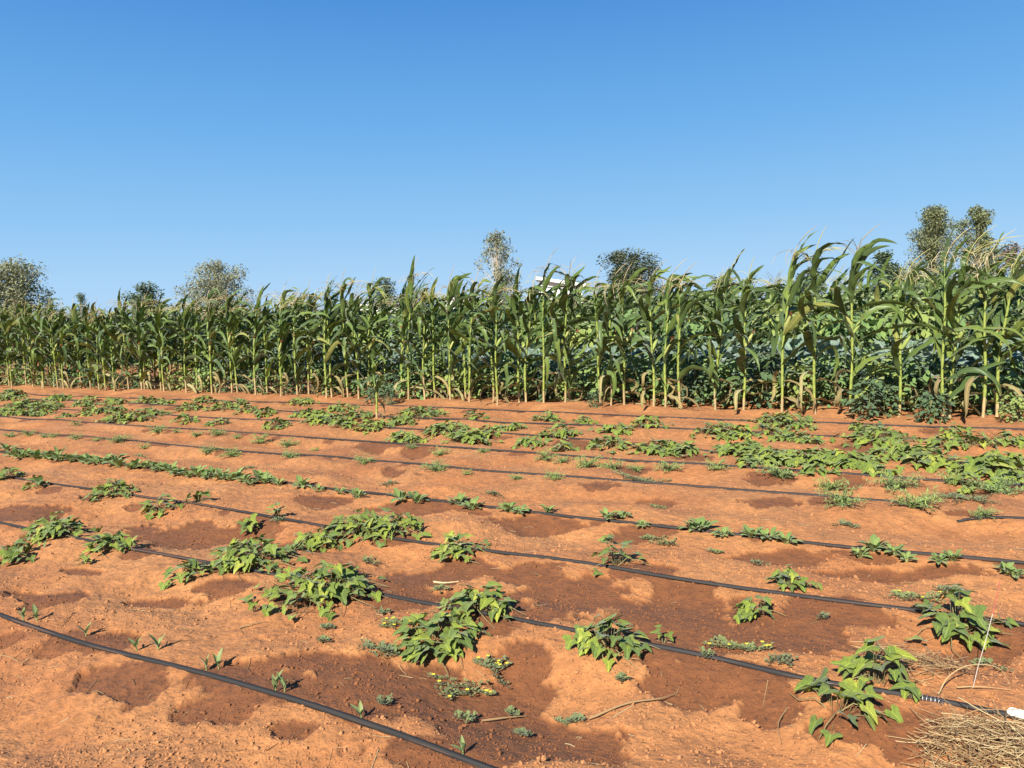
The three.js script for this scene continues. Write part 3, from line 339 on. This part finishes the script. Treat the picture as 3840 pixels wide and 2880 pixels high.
  for (const [list, lab, grp] of [[CE, 'feathery carrot tuft in the row beside the chard', 'carrot row by the chard'], [CF, 'feathery carrot tuft in the row beside the sweet potato beds', 'carrot row by the sweet potatoes']]) for (const [x, z, w] of list) { const p = pc[n++ % 6]; tag(p, lab, 'carrot plant', grp); const s = w * .9; dup(p, [x, H(x, z), z], r() * 6.28, s, Math.min(s, .22), lab, grp); }
  // corn seedlings in the nearest row
  const blade = [0, 1].map((k) => ovalLeaf(1, .34, { droop: .12 + .2 * k, fold: .4, N: 6, wide: .4 })), sm1 = [leafMat(lin(.36, .44, .18), { map: cornTex }), leafMat(lin(.30, .39, .16), { map: cornTex })];
  for (const [x, z] of [[-4.27, -2.13], [-4.2, -2.16], [-3.76, -2.16], [-3.34, -2.15], [-3.25, -2.2], [-2.86, -2.16], [-2.83, -2.2], [-2.42, -2.15], [-2.39, -2.17], [-1.96, -2.15], [-1.48, -2.13]]) {
    const t = thing('corn_seedling', 'small pale corn seedling of a few blades beside the drip pipe', 'corn seedling', [x, H(x, z), z], r() * 6.28, 'row of corn seedlings'); part('stem', new MB().tube([V(0, -.01, 0), V(.001, .018, 0), V(.002, .03, .001)], [.0035, .003, .002], 5).geo(), vineGreen, t);
    const k0 = 3 + Math.floor(r() * 2); for (let k = 0; k < k0; k++) { const m = part('leaf', blade[Math.floor(r() * 2)], sm1[k % 2], t); m.position.set(0, .006 + k * .006, 0); m.rotation.order = 'YZX'; m.rotation.set((r() - .5) * .4, k * 2.5 + r(), 1.0 + r() * .45); m.scale.setScalar(.044 + r() * .03); }
  }
  // creeping weed mats with tiny paired leaflets, some in yellow flower
  const WEED = [[-2.36, -2.88, .14], [-2.28, -2.66, .23], [-1.82, -2.65, .28], [-1.79, -2.82, .21], [-1.67, -2.42, .11], [-1.3, -2.62, .11], [-.82, -3.38, .29], [-.63, -3.32, .16], [-.16, -4.39, .24], [-.02, -4.6, .15], [-3.28, -3.76, .12], [-2.53, -2.99, .06], [-1.77, -4.91, .13], [-.68, -5.74, .16], [-1.65, -4.85, .18], [.04, -6.62, .39], [.14, -3.71, .12], [-2.54, -6.62, .46], [-.94, -3.22, .06], [-4.52, -4.14, .09], [-2.52, -3.46, .08], [-.55, -3.93, .07], [-5.99, -3.3, .11], [-1.42, -2.45, .04], [-1.21, -2.92, .05], [-1.97, -2.3, .05], [-1.55, -2.6, .05], [-2.7, -2.75, .06], [-2.6, -2.62, .05], [-.2, -3.5, .07], [-6.5, -5.6, .2], [-4.6, -5.6, .2], [-8.5, -5.7, .2], [-3.4, -5.5, .15], [-2.0, -5.6, .14], [-1.0, -4.6, .1], [-1.3, -4.75, .1]];
  const fl = [0, 2, 3, 6, 8];
  WEED.forEach(([x, z, w], i) => {
    const R = w * .55, t = thing('creeping_weed', fl.includes(i) ? 'grey-green creeping weed with small yellow flowers on the soil' : 'grey-green creeping weed without flowers flat on the soil', 'weed', [x, H(x, z), z], 0, fl.includes(i) ? 'flowering creeping weeds' : 'creeping weeds'), st = new MB(), fo = new MB(), F = [];
    const ns = Math.max(4, Math.round(5 + w * 30)), el = i === 1 || i === 6 ? .35 : .75;
    for (let k = 0; k < ns; k++) { let a = r() * 6.28; const L = R * (.5 + r() * .7), p = V((r() - .5) * R * .7, 0, (r() - .5) * R * .5 * el), pts = [], n = Math.max(3, Math.round(L / .018)); for (let j = 0; j <= n; j++) { const gy = H(x + p.x, z + p.z) - H(x, z); pts.push(V(p.x, gy + .008 + r() * .010, p.z)); if (j) for (let q = 0; q < 5; q++) { const ba = a + (r() - .5) * 3.4, l = .009 + r() * .011, dv = V(Math.cos(ba), .25 + r() * .8, -Math.sin(ba)).normalize(), s = V(Math.sin(ba), (r() - .5) * .6, Math.cos(ba)).multiplyScalar(.0045 + r() * .002), b = pts[j].clone().add(V((r() - .5) * .012, r() * .008, (r() - .5) * .012)), c = b.clone().addScaledVector(dv, l * .55), e = b.clone().addScaledVector(dv, l); fo.quad(b, c.clone().add(s), e, c.clone().sub(s)); } a += (r() - .5) * .7; p.x += Math.cos(a) * L / n; p.z -= Math.sin(a) * L / n * el; } st.tube(pts, .0011, 3); F.push(pts[n - 1]); }
    part('stem', st.geo(), vineStem, t); part('foliage', fo.geo(), weedMat[i % 2], t);
    if (fl.includes(i)) for (let k = 0; k < Math.min(6, ns); k++) { const f = new MB(), c = F[k * Math.floor(ns / Math.min(6, ns))].clone().add(V(0, .012, 0)); for (let q = 0; q < 5; q++) { const a = q * 1.257, o = V(Math.cos(a) * .010, .004, Math.sin(a) * .010), o2 = V(Math.cos(a + .5) * .009, .004, Math.sin(a + .5) * .009), o3 = V(Math.cos(a - .5) * .009, .004, Math.sin(a - .5) * .009); f.quad(c, c.clone().add(o3), c.clone().add(o), c.clone().add(o2)); } part('flower', f.geo(), flowerMat, t); }
  });
}

// ------------------------------------------------------------------ things on the ground at the pipe end
{
  const r = rng(818), straw = (mb, p, a, L, e, rr, sag) => { const q = []; for (let i = 0; i < 4; i++) { const s = i / 3 - .5; q.push(V(p.x + Math.cos(a + s * sag) * L * s, p.y + Math.sin(e) * L * s - .08 * L * s * s * 4 * (r() * .8), p.z - Math.sin(a + s * sag) * L * s)); } mb.tube(q, [rr, rr, rr, rr * .6], 4); };
  const heap = new THREE.Group(); heap.name = 'straw_heap'; heap.userData = { label: 'heap of dry tan straw at the end of the pipe by the wire tie', category: 'straw', kind: 'stuff' }; scene.add(heap);
  const C0 = [.25, -2.93];
  strawMat.forEach((m, k) => { const mb = new MB(); for (let i = 0; i < 300; i++) { const a = r() * 6.28, d = Math.pow(r(), .6) * .29, x = C0[0] + Math.cos(a) * d * 1.15, z = C0[1] + Math.sin(a) * d * .62, hh = .085 * (1 - (d / .36) ** 2) + .006; straw(mb, V(x, H(x, z) + .004 + hh * r(), z), (r() - .5) * 2.2 + (r() < .3 ? 1.5 : 0), .07 + r() * r() * .36, (r() - .5) * .7, .0007 + r() * r() * .0018, (r() - .5) * 2.6); } part('straw', mb.geo(), m, heap).userData = { kind: 'stuff' }; });
  const mat_ = new THREE.Group(); mat_.name = 'dry_vine_mat'; mat_.userData = { label: 'mat of dry tangled vine stems behind the raised sweet potato leaves', category: 'dry vines', kind: 'stuff' }; scene.add(mat_);
  [0, 1, 3].forEach((c) => { const mb = new MB(); for (let i = 0; i < 46; i++) { const a = r() * 6.28, d = Math.sqrt(r()) * .2, x = -.14 + Math.cos(a) * d, z = -3.52 + Math.sin(a) * d * .8; straw(mb, V(x, H(x, z) + .006 + r() * .035, z), r() * 6.28, .08 + r() * .18, (r() - .5) * .4, .0009 + r() * .0012, (r() - .5) * 4); } part('dry_stem', mb.geo(), strawMat[c], mat_).userData = { kind: 'stuff' }; });
  // marker stake
  { const x = .07, z = -3.38, t = thing('marker_stake', 'thin white wire marker stake with a red upper end, leaning', 'marker stake', [x, H(x, z), z]); const d = V(.085, .44, .0), at = (s) => d.clone().multiplyScalar(s).add(V(.006 * Math.sin(s * 3), 0, 0)); part('shaft', new MB().tube([V(0, -.03, 0), at(.2), at(.45), at(.7)], .0014, 6).geo(), mat(lin(.48, .45, .40), .5), t); part('tip', new MB().tube([at(.7), at(.85), at(1)], [.0019, .0018, .0014], 6).geo(), mat(lin(.42, .10, .08), .5), t).userData = { label: 'red upper end' }; }
  // wire tie on the pipe, ribbed tag
  { const t = pipes.bt, p = onPipe('b', -.07); const mb = new MB(); for (let k = 0; k < 5; k++) { const q = [], cx = p.x - .02 + k * .013 + r() * .004; for (let i = 0; i <= 10; i++) { const a = i / 10 * 6.28; q.push(V(cx + (r() - .5) * .004, p.y + Math.sin(a) * .0135, p.z + Math.cos(a) * .0135)); } mb.tube(q, .0013, 4); } mb.tube([V(p.x + .03, p.y + .012, p.z + .012), V(p.x + .05, p.y + .022, p.z + .03), V(p.x + .045, p.y + .012, p.z + .05)], .0013, 4); part('wire_tie', mb.geo(), new THREE.MeshStandardMaterial({ color: lin(.6, .6, .6), metalness: .8, roughness: .4 }), t).userData = { label: 'silver wire wound round the pipe' }; }
  { const p = onPipe('b', .22), t = thing('ribbed_tag', 'white ribbed plastic piece lying on the pipe beside the straw heap', 'plastic piece', [p.x, p.y + .012, p.z + .004], -.2), wm = mat(lin(.5, .5, .47), .45), s = new THREE.Shape(); s.moveTo(-.035, -.014); s.lineTo(.045, -.014); s.lineTo(.045, .018); s.lineTo(-.03, .018); s.quadraticCurveTo(-.05, .004, -.035, -.014); const g = new THREE.ExtrudeGeometry(s, { depth: .004, bevelEnabled: true, bevelSize: .001, bevelThickness: .001, bevelSegments: 2 }); g.rotateX(-1.0); part('plate', g, wm, t); for (let k = 0; k < 8; k++) { const b = new THREE.BoxGeometry(.0035, .024, .004); b.translate(-.026 + k * .0095, .003, .0065); b.rotateX(-1.0); part('rib', b, wm, t); } }
  const twig = (pts, rr, lab, k) => solo('dry_stick', new MB().tube(new THREE.CatmullRomCurve3(pts.map(([x, y, z]) => V(x, H(x, z) + y, z))).getPoints(14), Array.from({ length: 15 }, (_, i) => rr * (1 - i / 20) * (.85 + .3 * r())), 5).geo(), strawMat[k], lab, 'stick');
  twig([[-.04, .01, -3.24], [-.01, .06, -3.3], [.06, .085, -3.38], [.16, .07, -3.45], [.2, .015, -3.47]], .0035, 'arched dry stem rising behind the straw heap by the stake', 0);
  twig([[.02, .012, -3.33], [.09, .02, -3.36], [.2, .012, -3.42]], .003, 'straight pale dry stem lying beneath the arched one', 0);
  twig([[-1.24, .008, -2.66], [-1.12, .012, -2.77], [-1.02, .016, -2.86], [-.98, .008, -2.95]], .0055, 'long brown dry stick on pale soil in front of a sweet potato', 1);
  twig([[-1.62, .006, -2.47], [-1.55, .014, -2.55], [-1.5, .008, -2.62]], .005, 'short brown dry stick on wet soil near a small weed', 1);
  twig([[-2.66, .006, -3.6], [-2.59, .01, -3.61], [-2.5, .008, -3.63]], .008, 'pale split wood chip on wet soil between two rows', 2);
  twig([[-3.1, .008, -2.55], [-3.06, .014, -2.6], [-3.02, .006, -2.66]], .0045, 'brown stick on sandy soil in front of the widest sweet potato', 1);
  twig([[-.55, .006, -3.0], [-.56, .012, -2.88], [-.53, .01, -2.78]], .003, 'thin dry stem standing out on the soil left of the straw', 1);
}

// ------------------------------------------------------------------ crumbs and litter on the soil
{
  const r = rng(4242), g = new THREE.IcosahedronGeometry(1, 0), p = g.attributes.position; for (let i = 0; i < p.count; i++) { const x = p.getX(i), y = p.getY(i), z = p.getZ(i), q = .8 + .45 * hash2(Math.round(x * 9), Math.round(y * 9), Math.round(z * 9)); p.setXYZ(i, x * q, y * q * .75, z * q); } g.computeVertexNormals();
  const N = 90000, im = new THREE.InstancedMesh(g, new THREE.MeshStandardMaterial({ color: 0xffffff, roughness: .97 }), N), M = new THREE.Matrix4(), Q = new THREE.Quaternion(), c = new THREE.Color(); im.name = 'soil_crumbs';
  for (let k = 0; k < N; k++) { let x, z; do { z = -1.2 - 9.5 * Math.pow(r(), 1.5); x = -8.5 + 9.3 * Math.sqrt(r()); if (z < -5) x = -14 + 14.8 * r(); } while (noise(x * 1.6, z * 1.9, 120) < -.25 + .5 * (r() - .5) ); const s = .0016 + .008 * Math.pow(r(), 16) + .0032 * Math.pow(r(), 3); Q.setFromEuler(new THREE.Euler(r() * 6, r() * 6, r() * 6)); M.compose(V(x, H(x, z) + s * .3, z), Q, V(s * (.8 + r() * .5), s, s * (.8 + r() * .5))); im.setMatrixAt(k, M); const w = wetness(x, z), t = .8 + r() * .35; c.setRGB(mix(.335, .172, w) * t, mix(.150, .064, w) * t, mix(.057, .021, w) * t); im.setColorAt(k, c); }
  stuff(im, 'small crumbs of red earth scattered over the field', 'earth crumbs');
  const L = new THREE.Group(); L.name = 'straw_litter'; L.userData = { label: 'thin bits of dry straw and leaf scattered on the red soil', category: 'straw', kind: 'stuff' }; scene.add(L);
  [0, 1, 2, 3].forEach((m) => { const mb = new MB(); for (let k = 0; k < 420; k++) { let x, z; do { z = -1.3 - 9 * Math.pow(r(), 1.4); x = -9 + 9.8 * r(); } while (noise(x * 1.1, z * 1.4, 130 + m) < -.1); const a = r() * 6.28, l = .012 + .05 * r() * r() + (r() < .06 ? .06 : 0), h = H(x, z) + .003, cx = Math.cos(a) * l, cz = Math.sin(a) * l; mb.tube([V(x - cx, H(x - cx, z - cz) + .003, z - cz), V(x, h + .004 * r(), z), V(x + cx, H(x + cx, z + cz) + .003, z + cz)], .0008 + .0009 * r(), 3); } part('straw', mb.geo(), strawMat[m], L).userData = { kind: 'stuff' }; });
}

// ------------------------------------------------------------------ trees and houses beyond
function tree(name, label, group, x, z, top, w, o = {}) {
  const r = rng(o.seed ?? Math.round(Math.abs(x * 131 + z * 17))), t = thing(name, label, 'tree', [x, 0, z], 0, group), tr = new MB(), cr = new MB(), R = w / 2, base = o.base ?? top * .25, ch = top - base;
  const clumps = [], nc = o.clumps ?? 34; for (let k = 0; k < nc; k++) { const y = Math.pow(r(), o.pow ?? .85), prof = o.cone ? Math.pow(1 - y, .6) * .85 + .22 : Math.pow(Math.max(.04, 1 - Math.pow(Math.abs(y - .4) / .62, 4)), .6), a = r() * 6.28, d = R * prof * Math.sqrt(r()) * .86; clumps.push([V(Math.cos(a) * d, base + ch * y * .93, Math.sin(a) * d), R * (o.cs ?? .34) * (.65 + r() * .6)]); }
  const nt = o.trunks ?? 2; tr.tube([V(0, -.1, 0), V(.05, base * .5, .03), V(0, base + ch * .3, 0), V(.05, base + ch * .8, .05)], [.11, .09, .06, .02].map((q) => q * (top / 6)), 7);
  for (const [c] of clumps) { const s = V(0, base * .8 + (c.y - base) * .55, 0); tr.tube([s, s.clone().lerp(c, .55).add(V(0, .08 * ch * (r() - .3), 0)), c], [.028, .016, .006].map((q) => q * (top / 6)), 4); }
  const n = o.leaves ?? 5200, ls = o.leaf ?? .11, hang = o.hang ?? .6;
  for (let k = 0; k < n; k++) { const [c, cr0] = clumps[Math.floor(r() * nc)]; let dx, dy, dz; do { dx = r() * 2 - 1; dy = r() * 2 - 1; dz = r() * 2 - 1; } while (dx * dx + dy * dy + dz * dz > 1); const b = V(c.x + dx * cr0, c.y + dy * cr0 * .8, c.z + dz * cr0); if (r() < .4) { const q = .25 + .75 * Math.sqrt(r()); b.x = b.x * q; b.z = b.z * q; b.y -= r() * R * .6; } const a = r() * 6.28, dn = r() < hang ? -(.5 + r() * .6) : r() - .3, dv = V(Math.cos(a), dn, Math.sin(a)).normalize(), l = ls * (.6 + r() * .8), s = V(-Math.sin(a), (r() - .5) * 1.2, Math.cos(a)).normalize().multiplyScalar(l * (o.thin ?? .22)), m = b.clone().addScaledVector(dv, l * .5); cr.quad(b, m.clone().add(s), b.clone().addScaledVector(dv, l), m.clone().sub(s)); }
  part('trunk', tr.geo(), mat(o.bark ?? lin(.30, .25, .20)), t); part('crown', cr.geo(), leafMat((o.col ?? lin(.10, .14, .06)).clone().multiplyScalar(1.55), { clearcoat: 0, transmission: .35 }), t); return t;
}
{ const r = rng(61), mb = new MB(); for (let k = 0; k < 420; k++) { const a = r() * 6.28, y = r(), d = 1.1 * Math.sqrt(r()) * Math.sqrt(1.05 - y * y), b = V(Math.cos(a) * d, y, Math.sin(a) * d), q = r() * 6.28, l = .1 + r() * .1, dv = V(Math.cos(q), r() - .35, Math.sin(q)).normalize(), s = V(-Math.sin(q), r() - .5, Math.cos(q)).multiplyScalar(l * .33), m = b.clone().addScaledVector(dv, l * .5); mb.quad(b, m.clone().add(s), b.clone().addScaledVector(dv, l), m.clone().sub(s)); }
  const N = 620, im = new THREE.InstancedMesh(mb.geo(), leafMat(lin(1, 1, 1), { clearcoat: 0, transmission: .2 }), N), M = new THREE.Matrix4(), Q = new THREE.Quaternion(), c = new THREE.Color(); im.name = 'distant_scrub';
  for (let k = 0; k < N; k++) { const t = r(), z = -20.5 - 24 * t * t, x = mix(-52, 6, r()) + z * .5 + 10, sx = .9 + r() * .9, sy = 1.3 + r() * .8; Q.setFromEuler(new THREE.Euler(0, r() * 6.28, 0)); M.compose(V(Math.min(x, 5), -.1, z), Q, V(sx, sy, sx)); im.setMatrixAt(k, M); const j = .7 + r() * .6; c.setRGB(.17 * j, .22 * j * (.9 + r() * .2), .075 * j); im.setColorAt(k, c); }
  stuff(im, 'mass of green scrub on the rough ground beyond the rear corn', 'scrub'); }
const GUM = lin(.155, .160, .075), GUM2 = lin(.165, .168, .085);
tree('gum_tree', 'grey-green gum tree with a broad crown, beside two small conifers', undefined, -51.3, -26.9, 6.0, 4.6, { col: GUM, leaf: .2, leaves: 13000, clumps: 70, base: 1 });
tree('conifer', 'taller of two small dark conifers behind the corn next to a broad gum', undefined, -61.1, -34.5, 4.7, 2.0, { cone: 1, col: lin(.055, .095, .045), leaf: .13, leaves: 2600, base: .4, hang: .2, thin: .3 });
tree('conifer', 'shorter of two small dark conifers behind the corn', undefined, -59, -35.7, 4.4, 1.7, { cone: 1, col: lin(.06, .10, .045), leaf: .13, leaves: 2200, base: .4, hang: .2, thin: .3 });
tree('pine_tree', 'dark green rounded pine behind the corn, between the conifers and an olive gum', undefined, -50, -35.2, 4.6, 3.6, { col: lin(.06, .095, .032), leaf: .17, leaves: 7600, base: .6, hang: .15, thin: .35, clumps: 30 });
tree('gum_tree', 'wide olive grey gum tree with uneven crown behind the corn', undefined, -43.3, -35.7, 5.75, 5.6, { col: GUM2, leaf: .155, leaves: 20000, base: .8, clumps: 80, cs: .24 });
tree('dark_tree', 'small dark green tree behind a tall corn tassel by the grey roof', undefined, -48, -59.6, 5.5, 3.6, { col: lin(.05, .085, .035), leaf: .2, leaves: 3600, base: 1.5, hang: .2, thin: .35 });
tree('gum_tree', 'tall sparse gum tree with sky showing through, beside the white house', undefined, -24.9, -41.8, 6.85, 3.2, { col: lin(.15, .155, .075), leaf: .16, leaves: 5200, base: 1.9, clumps: 60, cs: .24, bark: lin(.42, .36, .29) });
tree('round_tree', 'dense dark green round tree beyond the corn', undefined, -22.4, -57.1, 6.15, 6, { col: lin(.05, .066, .022), leaf: .16, leaves: 21000, base: .8, hang: .25, thin: .4, clumps: 60, cs: .26, bark: lin(.2, .16, .12) });
tree('gum_tree', 'tallest gum tree with a pointed top, left of a pair', undefined, -1.4, -58, 7.7, 4.6, { col: lin(.135, .15, .055), leaf: .155, leaves: 21000, base: .6, clumps: 84, cs: .25, cone: 1, pow: .8 });
tree('gum_tree', 'slender rounded gum tree, right of a tall pair', undefined, 1.1, -60.4, 7.75, 3.5, { col: lin(.14, .16, .06), leaf: .155, leaves: 19000, base: .6, clumps: 70, cs: .3, pow: .95 });
tree('dark_tree', 'low dark broadleaf tree in front of the pair of tall gums', undefined, -3.6, -50.5, 4.45, 2.4, { col: lin(.06, .095, .035), leaf: .18, leaves: 4200, base: .8, hang: .2, thin: .4 });
tree('brown_tree', 'low brownish flowering tree beside the slender gum', undefined, 3.5, -66.2, 5.35, 3.4, { col: lin(.135, .095, .05), leaf: .17, leaves: 4600, base: .8, hang: .2, thin: .4 });
tree('dark_tree', 'low dark bushy tree half hidden by tassels between the dense round tree and the gums', 'low trees over the corn', -9.97, -64, 4.4, 3, { col: lin(.09, .11, .05), leaf: .18, leaves: 3200, base: .8, hang: .2, thin: .4 });
tree('dark_tree', 'low dark bushy tree half hidden by tassels between the dense round tree and the gums', 'low trees over the corn', -16, -60.6, 4.15, 3, { col: lin(.10, .11, .05), leaf: .18, leaves: 3200, base: .8, hang: .2, thin: .4 });
tree('olive_bush', 'low olive bush beside the grey roof beyond the corn', undefined, -41.9, -57.2, 3.9, 3.4, { col: lin(.12, .13, .06), leaf: .18, leaves: 3200, base: .6, hang: .2, thin: .4 });
{
  const white = mat(lin(.78, .78, .76), .7), dark = mat(lin(.03, .035, .04), .3), roofB = mat(lin(.24, .28, .34), .5, { metalness: .2 }), frameM = mat(lin(.5, .5, .5), .6);
  const box = (w, h, d, x, y, z) => { const g = new THREE.BoxGeometry(w, h, d); g.translate(x, y, z); return g; };
  const h = thing('white_house', 'white house with a sloping pale roof, partly hidden behind the corn', 'house', [-31.2, 0, -63.4], rad(27)); h.scale.set(.72, 1, .8);
  part('wall', box(5.2, 3.6, 5, 0, 1.8, 0), white, h); const rf = box(6, .26, 5.9, 0, 0, 0); rf.rotateZ(-.13); rf.translate(0, 4.12, .1); const roof = part('roof', rf, white, h); const fa = box(6, .10, .06, 0, 0, 3.08); fa.rotateZ(-.13); fa.translate(0, 3.93, .1); part('gutter', fa, mat(lin(.05, .05, .055), .5), roof);
  { const s = new THREE.Shape(); s.moveTo(-2.6, 3.6); s.lineTo(2.6, 3.6); s.lineTo(2.6, 3.68); s.lineTo(-2.6, 4.32); s.closePath(); const g = new THREE.ExtrudeGeometry(s, { depth: 4.9, bevelEnabled: false }); g.translate(0, 0.004, -2.45); part('gable', g, white, h); }
  for (const x of [-1.5, .3, 1.7]) { const w = part('window', box(.9, .7, .06, x, 3.05, 2.51), frameM, h); part('pane', box(.78, .58, .03, x, 3.05, 2.545), dark, w); }
  { const c = part('chimney', box(.5, .7, .5, 1.4, 4.3, -.5), mat(lin(.25, .22, .2)), h); }
  const b = thing('grey_roofed_shed', 'long low shed with blue-grey metal roof and white fascia behind the corn', 'shed', [-54.4, 0, -67.4], rad(38));
  part('wall', box(6, 2.9, 4, 0, 1.45, 0), white, b); const rb = box(6.6, .12, 2.5, 0, 0, 0); rb.rotateX(.36); rb.translate(0, 3.42, 1.12); part('roof', rb, roofB, b); const rb2 = box(6.6, .12, 2.5, 0, 0, 0); rb2.rotateX(-.36); rb2.translate(0, 3.42, -1.12); part('roof', rb2, roofB, b); part('fascia', box(6.6, .2, .06, 0, 2.93, 2.33), white, b); part('door', box(1.0, 2, .08, -1, 1, 2.01), dark, b);
  const c = thing('white_outbuilding', 'small plain white outbuilding with flat roof beyond the corn', 'outbuilding', [-47.6, 0, -71.5], rad(34)); part('wall', box(3, 3.3, 3, 0, 1.65, 0), white, c); part('roof', box(3.3, .18, 3.3, 0, 3.39, 0), mat(lin(.6, .6, .6)), c); part('door', box(.9, 2, .08, .4, 1, 1.51), dark, c);
}
renderer.render(scene, camera);
